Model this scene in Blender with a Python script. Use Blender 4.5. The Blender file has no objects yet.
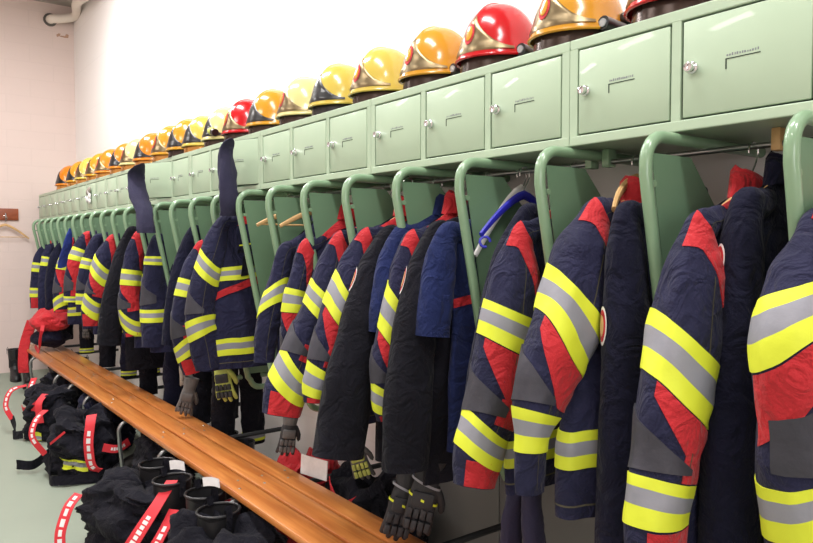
import bpy, math, random
from mathutils import Vector, noise
random.seed(7)
PI = math.pi
SC = bpy.context.scene
COL = SC.collection

# ------------------------------------------------------------------ camera
F = 705.0; CX = 406.5; CY = 271.5
YAW = math.radians(37.1); PITCH = math.atan(28.5/F)
CAM = Vector((0, 0, 1.5))
FW = Vector((math.sin(YAW)*math.cos(PITCH), math.cos(YAW)*math.cos(PITCH), -math.sin(PITCH)))
RT = Vector((math.cos(YAW), -math.sin(YAW), 0))
UP = RT.cross(FW)
cam = bpy.data.cameras.new('camera'); cam.sensor_width = 36; cam.lens = F/813*36
camo = bpy.data.objects.new('camera', cam); COL.objects.link(camo)
camo.location = CAM
camo.rotation_euler = (PI/2-PITCH, 0, -YAW)
cam.clip_start = .05
SC.camera = camo
def ray(u, v): return FW + RT*((u-CX)/F) - UP*((v-CY)/F)
def atX(u, v, X): r = ray(u, v); return CAM + r*(X/r.x)
def atY(u, v, Y): r = ray(u, v); return CAM + r*(Y/r.y)
def atZ(u, v, z): r = ray(u, v); return CAM + r*((z-1.5)/r.z)
def depth(p): return (p-CAM).dot(FW)
def proj(p):
    d = p-CAM; z = d.dot(FW)
    return CX+F*d.dot(RT)/z, CY-F*d.dot(UP)/z

SC.view_settings.view_transform = 'Standard'; SC.view_settings.look = 'None'
SC.view_settings.gamma = 1; SC.view_settings.exposure = 0.12
SC.view_settings.use_curve_mapping = False

# ------------------------------------------------------------------ materials
def srgb(r, g, b):
    f = lambda c: (c/255/12.92) if c/255 <= .04045 else ((c/255+.055)/1.055)**2.4
    return (f(r), f(g), f(b), 1)
def mat(name, col, rough=.6, metal=0, bump=None, var=0, vscale=6, coat=0, sheen=0, spec=.5):
    m = bpy.data.materials.new(name); m.use_nodes = True
    nt = m.node_tree; b = nt.nodes['Principled BSDF']
    b.inputs['Base Color'].default_value = col
    b.inputs['Roughness'].default_value = rough
    b.inputs['Metallic'].default_value = metal
    b.inputs['Specular IOR Level'].default_value = spec
    b.inputs['Coat Weight'].default_value = coat
    b.inputs['Sheen Weight'].default_value = sheen
    tc = nt.nodes.new('ShaderNodeTexCoord')
    if var:
        n = nt.nodes.new('ShaderNodeTexNoise'); n.inputs['Scale'].default_value = vscale; n.inputs['Detail'].default_value = 6
        nt.links.new(tc.outputs['Object'], n.inputs['Vector'])
        r = nt.nodes.new('ShaderNodeMapRange'); r.inputs['From Min'].default_value = .3; r.inputs['From Max'].default_value = .7
        r.inputs['To Min'].default_value = 1-var; r.inputs['To Max'].default_value = 1+var
        nt.links.new(n.outputs['Fac'], r.inputs['Value'])
        mx = nt.nodes.new('ShaderNodeVectorMath'); mx.operation = 'SCALE'
        mx.inputs[0].default_value = col[:3]
        nt.links.new(r.outputs['Result'], mx.inputs['Scale'])
        nt.links.new(mx.outputs['Vector'], b.inputs['Base Color'])
    if bump:
        sc, st, dist = bump
        n2 = nt.nodes.new('ShaderNodeTexNoise'); n2.inputs['Scale'].default_value = sc; n2.inputs['Detail'].default_value = 4
        nt.links.new(tc.outputs['Object'], n2.inputs['Vector'])
        bp = nt.nodes.new('ShaderNodeBump'); bp.inputs['Strength'].default_value = st; bp.inputs['Distance'].default_value = dist
        hsock = n2.outputs['Fac']
        if bump is CLOTH:
            n2.inputs['Distortion'].default_value = 1.4; n2.inputs['Detail'].default_value = 3
            n3 = nt.nodes.new('ShaderNodeTexNoise'); n3.inputs['Scale'].default_value = 160; n3.inputs['Detail'].default_value = 3
            nt.links.new(tc.outputs['Object'], n3.inputs['Vector'])
            ma = nt.nodes.new('ShaderNodeMath'); ma.operation = 'MULTIPLY_ADD'; ma.inputs[1].default_value = .10
            nt.links.new(n3.outputs['Fac'], ma.inputs[0]); nt.links.new(n2.outputs['Fac'], ma.inputs[2]); hsock = ma.outputs['Value']
        nt.links.new(hsock, bp.inputs['Height']); nt.links.new(bp.outputs['Normal'], b.inputs['Normal'])
    return m
CLOTH = (13, .8, .028)
M = {}
M['navy'] = mat('navy fabric', srgb(33, 34, 60), .8, bump=CLOTH, var=.18, sheen=.05, spec=.2)
M['plain'] = mat('dark navy wool', srgb(23, 24, 42), .9, bump=CLOTH, var=.2, sheen=.05, spec=.12)
M['black'] = mat('black cloth', srgb(22, 22, 30), .88, bump=CLOTH, var=.25, sheen=.03, spec=.15)
M['blue'] = mat('blue cotton', srgb(28, 38, 80), .9, bump=CLOTH, var=.15, sheen=.05, spec=.2)
M['bright_blue'] = mat('bright blue cloth', srgb(40, 62, 150), .8, bump=CLOTH, var=.15)
M['grey'] = mat('dark grey patch', srgb(52, 51, 60), .62, bump=(45, .35, .006), var=.22, vscale=14)
M['red'] = mat('red fabric', srgb(184, 36, 44), .75, bump=CLOTH, var=.12, sheen=.1, spec=.3)
M['strap'] = mat('red strap webbing', srgb(205, 40, 52), .65, bump=(200, .2, .002), var=.1)
M['yellow'] = mat('fluorescent yellow tape', srgb(212, 222, 52), .6, bump=(30, .3, .006), var=.05)
M['silver'] = mat('silver reflective tape', srgb(136, 137, 146), .5, bump=(30, .3, .006), var=.06)
M['seam'] = mat('olive seam thread', srgb(78, 74, 58), .8)
M['lining'] = mat('black lining', srgb(16, 16, 20), .9)
M['white'] = mat('white plastic', srgb(228, 228, 226), .5)
M['paper'] = mat('white paper label', srgb(222, 220, 220), .7, var=.06, vscale=40)
M['print'] = mat('grey print', srgb(120, 122, 130), .7)
M['blueplastic'] = mat('blue plastic', srgb(44, 44, 170), .35)
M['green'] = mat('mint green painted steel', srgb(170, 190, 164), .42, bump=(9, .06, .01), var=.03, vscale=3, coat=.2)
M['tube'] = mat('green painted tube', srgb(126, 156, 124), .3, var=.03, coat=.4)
M['panel'] = mat('shaded green divider sheet', srgb(104, 134, 106), .45, var=.05, vscale=4)  # same green paint as the tubes, darkened for the shade under the lockers
M['gap'] = mat('dark slot', srgb(38, 52, 42), .8)
M['chrome'] = mat('chrome', srgb(225, 225, 228), .12, 1)
M['steel'] = mat('brushed steel tube', srgb(150, 152, 152), .3, .9, var=.1)
M['darksteel'] = mat('dark painted steel', srgb(52, 54, 56), .5, .3)
M['rubber'] = mat('black rubber', srgb(24, 24, 27), .45, bump=(60, .2, .004), var=.2)
M['rubberpatch'] = mat('worn grey rubber', srgb(78, 78, 84), .5, var=.2)
M['hangerwood'] = mat('pale hanger wood', srgb(205, 165, 112), .5, var=.12, vscale=20)
M['brownwood'] = mat('brown varnished board', srgb(142, 74, 46), .45, var=.15, vscale=14)
M['gloveg'] = mat('grey glove leather', srgb(96, 94, 94), .7, bump=(60, .4, .006), var=.2, vscale=20)
M['glovey'] = mat('yellow green glove', srgb(176, 184, 92), .7, bump=(60, .4, .006), var=.2, vscale=20)
M['gloveb'] = mat('beige glove leather', srgb(150, 140, 130), .75, bump=(60, .4, .006), var=.15)
M['glovek'] = mat('black glove', srgb(40, 40, 44), .7, bump=(60, .4, .006), var=.25)
M['purple'] = mat('purple navy knit', srgb(36, 34, 60), .9, bump=(80, .4, .006), var=.15, sheen=.05)
M['shadesheet'] = mat('grey shade sheet', srgb(120, 117, 116), .6, var=.05, vscale=3)  # grey that stands in for shade on the white wall
M['lamp'] = mat('lamp glass', srgb(210, 214, 220), .1, .6)
def helm(n, c): return mat(n, c, .2, bump=None, var=.03, vscale=4, coat=.25, spec=.4)
M['h_yellow'] = helm('yellow helmet shell', srgb(188, 134, 36))
M['h_lime'] = helm('pale yellow helmet shell', srgb(190, 168, 76))
M['h_cream'] = helm('cream helmet shell', srgb(200, 190, 130))
M['h_orange'] = helm('orange yellow helmet shell', srgb(200, 118, 30))
M['h_red'] = helm('red helmet shell', srgb(176, 16, 24))
M['goldmirror'] = mat('gold mirror visor', srgb(214, 160, 90), .22, .9)
M['plate'] = mat('nickel front plate', srgb(132, 116, 88), .3, .9)
M['hblack'] = mat('black helmet plastic', srgb(22, 22, 24), .3, coat=.3)
M['skirt'] = mat('dark smoked visor', srgb(70, 56, 50), .25, .5)

def wall_mat(name, col, vec_rot, bw, bh, bump=.12):
    m = bpy.data.materials.new(name); m.use_nodes = True
    nt = m.node_tree; b = nt.nodes['Principled BSDF']; b.inputs['Roughness'].default_value = .7
    tc = nt.nodes.new('ShaderNodeTexCoord'); mp = nt.nodes.new('ShaderNodeMapping')
    mp.inputs['Rotation'].default_value = vec_rot
    nt.links.new(tc.outputs['Object'], mp.inputs['Vector'])
    br = nt.nodes.new('ShaderNodeTexBrick')
    br.inputs['Scale'].default_value = 1; br.inputs['Brick Width'].default_value = bw; br.inputs['Row Height'].default_value = bh
    br.inputs['Mortar Size'].default_value = .008; br.inputs['Mortar Smooth'].default_value = .6
    c2 = tuple(c*.985 for c in col[:3])+(1,); cm = tuple(c*.965 for c in col[:3])+(1,)
    br.inputs['Color1'].default_value = col; br.inputs['Color2'].default_value = c2; br.inputs['Mortar'].default_value = cm
    nt.links.new(mp.outputs['Vector'], br.inputs['Vector'])
    nt.links.new(br.outputs['Color'], b.inputs['Base Color'])
    n = nt.nodes.new('ShaderNodeTexNoise'); n.inputs['Scale'].default_value = 30; n.inputs['Detail'].default_value = 6
    nt.links.new(tc.outputs['Object'], n.inputs['Vector'])
    ma = nt.nodes.new('ShaderNodeMath'); ma.operation = 'MULTIPLY_ADD'; ma.inputs[1].default_value = -1.2
    nt.links.new(br.outputs['Fac'], ma.inputs[0]); nt.links.new(n.outputs['Fac'], ma.inputs[2])
    bp = nt.nodes.new('ShaderNodeBump'); bp.inputs['Strength'].default_value = bump; bp.inputs['Distance'].default_value = .006
    nt.links.new(ma.outputs['Value'], bp.inputs['Height']); nt.links.new(bp.outputs['Normal'], b.inputs['Normal'])
    return m
M['wallR'] = wall_mat('white painted block wall', srgb(246, 242, 240), (PI/2, 0, PI/2), .5, .2)
M['wallE'] = wall_mat('pale pink white block wall', srgb(218, 200, 194), (PI/2, 0, 0), .5, .2)
M['ceil'] = mat('grey concrete ceiling', srgb(176, 168, 160), .85, bump=(12, .3, .01), var=.15, vscale=3)
M['floor'] = mat('green grey painted floor', srgb(140, 150, 136), .5, bump=(40, .12, .004), var=.05, vscale=1.5)
M['pipe'] = mat('off white pipe', srgb(232, 222, 212), .5, var=.04)
M['flange'] = mat('dark grey flange', srgb(92, 88, 84), .7)
M['rust'] = mat('flaking brown plaster', srgb(176, 140, 118), .9, bump=(80, .6, .01), var=.25, vscale=60)

def wood_mat():
    m = bpy.data.materials.new('orange varnished pine'); m.use_nodes = True
    nt = m.node_tree; b = nt.nodes['Principled BSDF']; b.inputs['Roughness'].default_value = .3; b.inputs['Coat Weight'].default_value = .3
    tc = nt.nodes.new('ShaderNodeTexCoord'); mp = nt.nodes.new('ShaderNodeMapping')
    mp.inputs['Scale'].default_value = (26, 1.1, 26)
    nt.links.new(tc.outputs['Object'], mp.inputs['Vector'])
    n = nt.nodes.new('ShaderNodeTexNoise'); n.inputs['Scale'].default_value = 1.6; n.inputs['Detail'].default_value = 8; n.inputs['Distortion'].default_value = .6
    nt.links.new(mp.outputs['Vector'], n.inputs['Vector'])
    cr = nt.nodes.new('ShaderNodeValToRGB')
    cr.color_ramp.elements[0].position = .3; cr.color_ramp.elements[0].color = srgb(172, 96, 44)
    cr.color_ramp.elements[1].position = .7; cr.color_ramp.elements[1].color = srgb(206, 134, 70)
    nt.links.new(n.outputs['Fac'], cr.inputs['Fac']); nt.links.new(cr.outputs['Color'], b.inputs['Base Color'])
    return m
M['wood'] = wood_mat()

# ------------------------------------------------------------------ mesh helpers
class MB:
    def __init__(s): s.v = []; s.f = []; s.m = []
    def add(s, vs, fs, mi=0):
        o = len(s.v); s.v += [Vector(p) for p in vs]
        s.f += [tuple(i+o for i in f) for f in fs]
        s.m += (mi if isinstance(mi, list) else [mi]*len(fs)); return s
    def box(s, a, b, mi=0, bev=0):
        (x0, y0, z0), (x1, y1, z1) = a, b
        if bev <= 0:
            vs = [(x, y, z) for x in (x0, x1) for y in (y0, y1) for z in (z0, z1)]
            return s.add(vs, [(0, 1, 3, 2), (4, 6, 7, 5), (0, 4, 5, 1), (2, 3, 7, 6), (0, 2, 6, 4), (1, 5, 7, 3)], mi)
        import bmesh
        bm = bmesh.new(); bmesh.ops.create_cube(bm, size=1)
        for v in bm.verts: v.co = Vector(((x0+x1)/2+v.co.x*(x1-x0), (y0+y1)/2+v.co.y*(y1-y0), (z0+z1)/2+v.co.z*(z1-z0)))
        bmesh.ops.bevel(bm, geom=list(bm.edges), offset=bev, segments=2, affect='EDGES', profile=.5)
        bm.verts.index_update()
        s.add([v.co.copy() for v in bm.verts], [[v.index for v in f.verts] for f in bm.faces], mi); bm.free(); return s
    def grid(s, fn, na, nb, closed=False, mi=0, mfn=None):
        """fn(i/na, j/nb)"""
        ca = na if closed else na+1
        vs = [fn(i/na, j/nb) for j in range(nb+1) for i in range(ca)]
        fs = []; ms = []
        for j in range(nb):
            for i in range(na):
                i2 = (i+1) % ca
                fs.append((j*ca+i, j*ca+i2, (j+1)*ca+i2, (j+1)*ca+i)); ms.append(mfn(i, j) if mfn else mi)
        return s.add(vs, fs, ms)
    def tube(s, pts, r, n=10, mi=0, cap=True, flat=1.0, up=None):
        pts = [Vector(p) for p in pts]; k = len(pts)
        rs = r if isinstance(r, (list, tuple)) else [r]*k
        T = [(pts[min(i+1, k-1)]-pts[max(i-1, 0)]).normalized() for i in range(k)]
        ref = Vector(up) if up else (Vector((0, 0, 1)) if abs(T[0].z) < .8 else Vector((0, 1, 0)))
        N = (ref-T[0]*ref.dot(T[0])).normalized(); vs = []
        for i in range(k):
            N = (N-T[i]*N.dot(T[i])).normalized(); B = T[i].cross(N)
            for j in range(n):
                a = 2*PI*j/n
                vs.append(pts[i]+N*math.cos(a)*rs[i]+B*math.sin(a)*rs[i]*flat)
        fs = [(i*n+j, i*n+(j+1) % n, (i+1)*n+(j+1) % n, (i+1)*n+j) for i in range(k-1) for j in range(n)]
        if cap: fs += [tuple(range(n-1, -1, -1)), tuple((k-1)*n+j for j in range(n))]
        return s.add(vs, fs, mi)
    def ribbon(s, pts, side, w, th=.003, mi=0):
        """flat strap: pts path, side direction(s), width, thickness"""
        pts = [Vector(p) for p in pts]; k = len(pts); vs = []
        for i in range(k):
            T = (pts[min(i+1, k-1)]-pts[max(i-1, 0)]).normalized()
            sd = Vector(side[i] if isinstance(side, list) else side); sd = (sd-T*sd.dot(T)).normalized(); nn = T.cross(sd)*th/2
            a = pts[i]-sd*w/2; b = pts[i]+sd*w/2
            vs += [a-nn, b-nn, b+nn, a+nn]
        fs = [(i*4+j, i*4+(j+1) % 4, i*4+4+(j+1) % 4, i*4+4+j) for i in range(k-1) for j in range(4)]
        fs += [(3, 2, 1, 0), tuple((k-1)*4+j for j in range(4))]
        return s.add(vs, fs, mi)
    def ell(s, c, r, nu=14, nv=9, mi=0):
        c = Vector(c)
        return s.grid(lambda a, b: c+Vector((r[0]*math.cos(2*PI*a)*math.sin(PI*b), r[1]*math.sin(2*PI*a)*math.sin(PI*b), r[2]*math.cos(PI*b))), nu, nv, True, mi)
    def prism(s, poly, axis, d0, d1, mi=0):
        """poly list of (p,q); axis 1: extrude in Y with (x,z); axis 0: extrude in X with (y,z)"""
        f = (lambda p, d: (p[0], d, p[1])) if axis == 1 else (lambda p, d: (d, p[0], p[1]))
        n = len(poly)
        vs = [f(p, d0) for p in poly]+[f(p, d1) for p in poly]
        fs = [tuple(range(n)), tuple(range(2*n-1, n-1, -1))]+[(i, i+n, (i+1) % n+n, (i+1) % n) for i in range(n)]
        return s.add(vs, fs, mi)
def origin(o):
    v = Vector((0, 0, 0))
    while o: v += o.location; o = o.parent
    return v
def build(name, mb, mats, parent=None, smooth=True, shift=True, angle=40):
    if not isinstance(mats, (list, tuple)): mats = [mats]
    me = bpy.data.meshes.new(name)
    off = origin(parent) if (parent and shift) else Vector((0, 0, 0))
    me.from_pydata([tuple(v-off) for v in mb.v], [], mb.f)
    for m in mats: me.materials.append(M[m] if isinstance(m, str) else m)
    me.polygons.foreach_set('material_index', mb.m)
    if smooth:
        me.polygons.foreach_set('use_smooth', [True]*len(me.polygons))
        try: me.set_sharp_from_angle(angle=math.radians(angle))
        except Exception: pass
    import bmesh
    bm = bmesh.new(); bm.from_mesh(me); bmesh.ops.recalc_face_normals(bm, faces=bm.faces); bm.to_mesh(me); bm.free()
    o = bpy.data.objects.new(name, me); COL.objects.link(o)
    if parent: o.parent = parent
    return o
def empty(name, loc, label, cat, group=None):
    o = bpy.data.objects.new(name, None); COL.objects.link(o); o.location = loc; o.empty_display_size = .05
    return tag(o, label, cat, group)
def tag(o, label, cat, group=None):
    o['label'] = label; o['category'] = cat
    if group: o['group'] = group
    return o
def struct(o): o['kind'] = 'structure'; return o
def lab(o, label): o['label'] = label; return o
def copy_tree(o, parent=None):
    c = o.copy(); COL.objects.link(c)
    if parent: c.parent = parent
    for ch in [x for x in o.children]: copy_tree(ch, c)
    return c
def cr(pts, t):
    """Catmull-Rom through pts, t in 0..1"""
    n = len(pts)-1; x = max(0, min(.99999, t))*n; i = int(x); f = x-i
    p0 = pts[max(i-1, 0)]; p1 = pts[i]; p2 = pts[i+1]; p3 = pts[min(i+2, n)]
    return .5*((2*p1)+(p2-p0)*f+(2*p0-5*p1+4*p2-p3)*f*f+(3*p1-p0-3*p2+p3)*f**3)
def lerp(a, b, t): return a+(b-a)*t
ORD = ['first', 'second', 'third', 'fourth', 'fifth', 'sixth', 'seventh', 'eighth', 'ninth', 'tenth', 'eleventh', 'twelfth', 'thirteenth', 'fourteenth', 'fifteenth', 'sixteenth', 'seventeenth', 'eighteenth', 'nineteenth', 'twentieth', 'twenty-first', 'twenty-second', 'twenty-third', 'twenty-fourth', 'twenty-fifth', 'twenty-sixth', 'twenty-seventh', 'twenty-eighth', 'twenty-ninth', 'thirtieth']

# ------------------------------------------------------------------ room
XW, YE, ZC = 1.985, 9.25, 4.32
XL, YB = -3.2, -3.0
b = MB().box((XL-.1, YB-.1, -.1), (XW+.2, YE+.2, 0)); struct(build('floor', b, 'floor', smooth=False))
b = MB().box((XL-.1, YB-.1, ZC), (XW+.2, YE+.2, ZC+.1)); struct(build('ceiling', b, 'ceil', smooth=False))
b = MB().box((XW, YB, 0), (XW+.15, YE, ZC)); struct(build('wall_right', b, 'wallR', smooth=False))
b = MB().box((XL, YE, 0), (XW+.15, YE+.15, ZC)); struct(build('wall_far', b, 'wallE', smooth=False))
b = MB().box((XL-.1, YB, 0), (XL, YE, ZC)); struct(build('wall_left', b, 'wallE', smooth=False))
b = MB().box((XL, YB-.1, 0), (XW, YB, ZC)); struct(build('wall_near', b, 'wallE', smooth=False))

# ------------------------------------------------------------------ lockers
XF, XB = 1.56, 1.98
Z0, Z1 = 1.77, 2.06
P = .328; UW = .984; YU = 1.31
def locker_unit(y0, n):
    root = empty('locker_unit', (XF, y0+UW/2, Z0), f'mint green steel locker unit with three small doors, {ORD[n]} unit from the right edge', 'locker', 'green lockers above the coats')
    c = MB(); t = .003; y1 = y0+UW-.002
    c.box((XF+.001, y0, Z1-.02), (XB, y1, Z1)); c.box((XF+.001, y0, Z0), (XB, y1, Z0+.02)); c.box((XB-.004, y0, Z0+.02), (XB, y1, Z1-.02))
    # face frame
    c.box((XF, y0, Z1-.028), (XF+.016, y1, Z1+.001), 0, .003); c.box((XF, y0, Z0-.001), (XF+.016, y1, Z0+.026), 0, .003)
    for k in range(4):
        w = .026 if k in (0, 3) else .024
        ya = {0: y0, 3: y1-w}.get(k, y0+k*UW/3-w/2)
        c.box((XF+.0005, ya, Z0+.024), (XF+.016, ya+w, Z1-.026)); c.box((XF+.016, ya+w/2-.004, Z0+.02), (XB-.004, ya+w/2+.004, Z1-.02))
    build('carcass', c, 'green', root, smooth=False)
    return root
def locker_door(root, ya, yb, opn=0):
    """hinged at the near edge ya; opens to the aisle by opn"""
    w = yb-ya; za, zb = Z0+.030, Z1-.032
    h = bpy.data.objects.new('door', None)
    def tr(x, y, z):     # x out of face, y along from hinge
        return Vector((XF+.013-x*math.cos(opn)-y*math.sin(opn), ya+y*math.cos(opn)-x*math.sin(opn), z))
    d = MB().box((0, .004, za), (.012, w-.004, zb), 0, .003); d.v = [tr(*v) for v in d.v]
    o = build('door', d, 'green', root)
    g = MB().box((-.006, 0, za-.004), (-.003, w, zb+.004)); g.v = [tr(*v) for v in g.v]
    build('door_liner', g, 'gap', root, smooth=False)
    zm = (za+zb)/2
    k = MB(); yk = w-.03
    prof = [(.012, .019), (.018, .019), (.02, .014), (.024, .013), (.03, .016), (.036, .014), (.038, .0)]
    k.grid(lambda a, t: tr(prof[int(round(t*6))][0], yk+math.cos(2*PI*a)*prof[int(round(t*6))][1]*.75, zm+math.sin(2*PI*a)*prof[int(round(t*6))][1]*.75), 14, 6, True)
    kk = MB().box((.037, yk-.002, zm-.009), (.041, yk+.002, zm+.009)); kk.v = [tr(*v) for v in kk.v]
    k.add(kk.v, kk.f, 0)
    build('lock_knob', k, 'chrome', o)
    l = MB(); yl = w*.50; zl = zm+.004       # little label frame: dark L shaped slot
    for (p, q, r, s_) in ((-.04, .024, 0, .0022), (.037, .04, -.022, .0022)):
        l.box((.0118, yl+p, zl+r), (.0128, yl+q+.016 if p < 0 else yl+q, zl+s_))
    l.v = [tr(*v) for v in l.v]
    build('label_slot', l, 'gap', o, smooth=False)
    l = MB()
    for i in range(13): # faint printed strip
        l.box((.0118, yl-.036+i*.0058, zl+.007), (.0124, yl-.036+i*.0058+.0042*random.uniform(.5, 1), zl+.0105+.003*random.random()))
    l.v = [tr(*v) for v in l.v]
    build('name_strip', l, 'print', o, smooth=False)
OPEN = {10: math.radians(27), 6: math.radians(20)}
kd = -1
for m in range(-1, 8):
    y0 = YU+UW*m
    if y0+.1 > YE: break
    r = locker_unit(y0, m+1)
    for i in range(3):
        ya = y0+i*UW/3+(.014 if i else .028); yb = y0+(i+1)*UW/3-(.014 if i < 2 else .028)
        kdx = m*3+i
        locker_door(r, ya, yb, OPEN.get(kdx+0, 0))

# ------------------------------------------------------------------ dividers
def divider_at(y, n):
    root = empty('coat_divider', (1.44, y, 1.75), f'green tubular coat divider with sheet panel, {ORD[n]} from the right edge', 'divider', 'green tube dividers under the lockers')
    pts = [(1.98, y, 1.752), (1.53, y, 1.752)]
    for k in range(7):
        a = k/6*PI/2
        pts.append((1.505-.062*math.sin(a), y, 1.69+.062*math.cos(a)))
    n_ = 8
    x0, z0 = 1.443, 1.66; x1, z1 = 1.632, .76
    for k in range(n_+1): pts.append((lerp(x0, x1, k/n_), y, lerp(z0, z1, k/n_)))
    for k in range(1, 7):
        a = k/6*PI/2
        pts.append((x1+.012+.06*(1-math.cos(a)), y, z1-.06*math.sin(a)))
    pts.append((1.98, y, .70))
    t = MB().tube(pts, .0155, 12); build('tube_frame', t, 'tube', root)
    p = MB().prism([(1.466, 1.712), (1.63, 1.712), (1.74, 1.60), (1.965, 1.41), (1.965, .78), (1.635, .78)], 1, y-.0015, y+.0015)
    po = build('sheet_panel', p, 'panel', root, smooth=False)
    c = MB(); c.tube([(1.475, y-.004, 1.64), (1.475, y+.004, 1.64)], .008, 10)
    c.box((1.45, y-.003, 1.634), (1.475, y+.003, 1.646)); build('weld_lug', c, 'tube', root)
    return root
for k in range(-2, 24): divider_at(YU+P*k, k+2)

# hanging rails
for m in range(-1, 8):
    y0 = YU+UW*m
    root = empty('hanging_rail', (1.70, y0+UW/2, 1.733), f'thin steel hanging rail under the {ORD[m+1]} locker unit from the right', 'rail', 'steel hanging rails')
    build('rod', MB().tube([(1.70, y0+.03, 1.733), (1.70, y0+UW-.03, 1.733)], .0075, 10), 'steel', root)
    for yy in (y0+.03, y0+UW-.03):
        build('end_bracket', MB().box((1.682, yy-.012, 1.718), (1.718, yy+.012, 1.7695), 0, .003), 'tube', root)
    if m == -1: build('wooden_plug', MB().box((1.684, .79, 1.716), (1.716, .812, 1.7695), 0, .003), 'hangerwood', root)

bp_ = empty('shade_panel', (XW, 1.6, 0), 'grey shade sheet added on the wall behind the nearest coats', 'panel')  # grey sheets added to darken the wall where it lies in shade
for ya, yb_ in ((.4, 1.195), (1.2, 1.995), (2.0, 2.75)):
    build('sheet', MB().box((XW-.008, ya, .02), (XW-.002, yb_, 1.6), 0, .002), 'shadesheet', bp_)
# ------------------------------------------------------------------ bench
bench = empty('bench', (1.36, 4.4, 0), 'long orange varnished slatted wooden bench on grey steel tube legs', 'bench')
BX = [(1.19, 1.295), (1.305, 1.41), (1.42, 1.525)]
SCREW = [1.85, 2.85, 3.85, 4.88, 5.9, 6.9, 7.75]
for (xa, xb) in BX:
    s = build('slat', MB().box((xa, .9, .42), (xb, 8.2, .452), 0, .008), 'wood', bench)
    for y in SCREW:
        for dy in (-.05, .05):
            for dx in ([.3, .7] if False else [.5]):
                x = lerp(xa, xb, dx)+(.018 if dy > 0 else -.018)
                build('screw', MB().ell((x, y+dy, .452), (.0065, .0065, .003), 8, 4), 'steel', s)
LEGY = [1.92, 2.82, 3.73, 4.48, 5.37, 5.9, 6.4, 7.53, 8.1]
for y in LEGY:
    pts = [(1.50, y, .402), (1.26, y, .402)]
    for k in range(7):
        a = k/6*PI/2; pts.append((1.235-.06*math.sin(a), y, .342+.06*math.cos(a)))
    pts += [(1.18, y, .25), (1.195, y, .10), (1.205, y, .013)]
    build('leg', MB().tube(pts, .0125, 10), 'steel', bench)
    build('foot_cap', MB().tube([(1.204, y, .03), (1.206, y, .0)], .016, 10), 'rubber', bench)
    build('wall_bracket', MB().tube([(1.45, y, .405), (1.983, y, .405)], .013, 8), 'darksteel', bench)

# ------------------------------------------------------------------ end wall fittings
hb = empty('hook_board', (1.26, YE, 1.83), 'small brown wooden hook board on the far pinkish wall', 'hook board')
pa = atY(-12, 208, YE-.01); pb = atY(18.5, 220.5, YE-.01)
build('board', MB().box((pa.x, YE-.022, pb.z), (pb.x, YE, pa.z), 0, .004), 'brownwood', hb)
ph = atY(5, 216, YE)
build('hook', MB().tube([(ph.x, YE-.022, ph.z+.03), (ph.x, YE-.06, ph.z+.02), (ph.x, YE-.07, ph.z-.02), (ph.x, YE-.05, ph.z-.045), (ph.x, YE-.03, ph.z-.02)], .006, 8), 'steel', hb)
pipe = empty('wall_pipe', (1.67, YE, 4.15), 'white pipe leaving a dark round hole high in the far corner', 'pipe')
p0 = atY(50, 20, YE)
p1 = atY(62, 18.6, YE-.10); p2 = atY(76, 15.5, YE-.2); p3 = Vector((1.875, 8.55, 4.17)); p4 = Vector((1.875, 7.9, 4.12))
pts = [Vector((p0.x, YE, p0.z)), Vector((p0.x+.01, YE-.06, p0.z)), p1, p2, p3, p4, Vector((1.875, 6, 4.1)), Vector((1.875, 2, 4.1))]
q = [cr(pts, i/40) for i in range(41)]
build('pipe', MB().tube(q, .05, 14), 'pipe', pipe)
build('flange', MB().tube([(p0.x, YE-.02, p0.z), (p0.x, YE, p0.z)], .075, 18), 'flange', pipe)
fl = MB(); pc = atY(62, 36, YE)
for i in range(9):
    x = pc.x+random.uniform(-.07, .07); z = pc.z+random.uniform(-.012, .02)
    fl.ell((x, YE, z), (random.uniform(.008, .025), .003, random.uniform(.006, .014)), 8, 5)
tag(build('flaked_plaster', fl, 'rust'), 'small patch of flaking brownish plaster under the pipe', 'damage')

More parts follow.
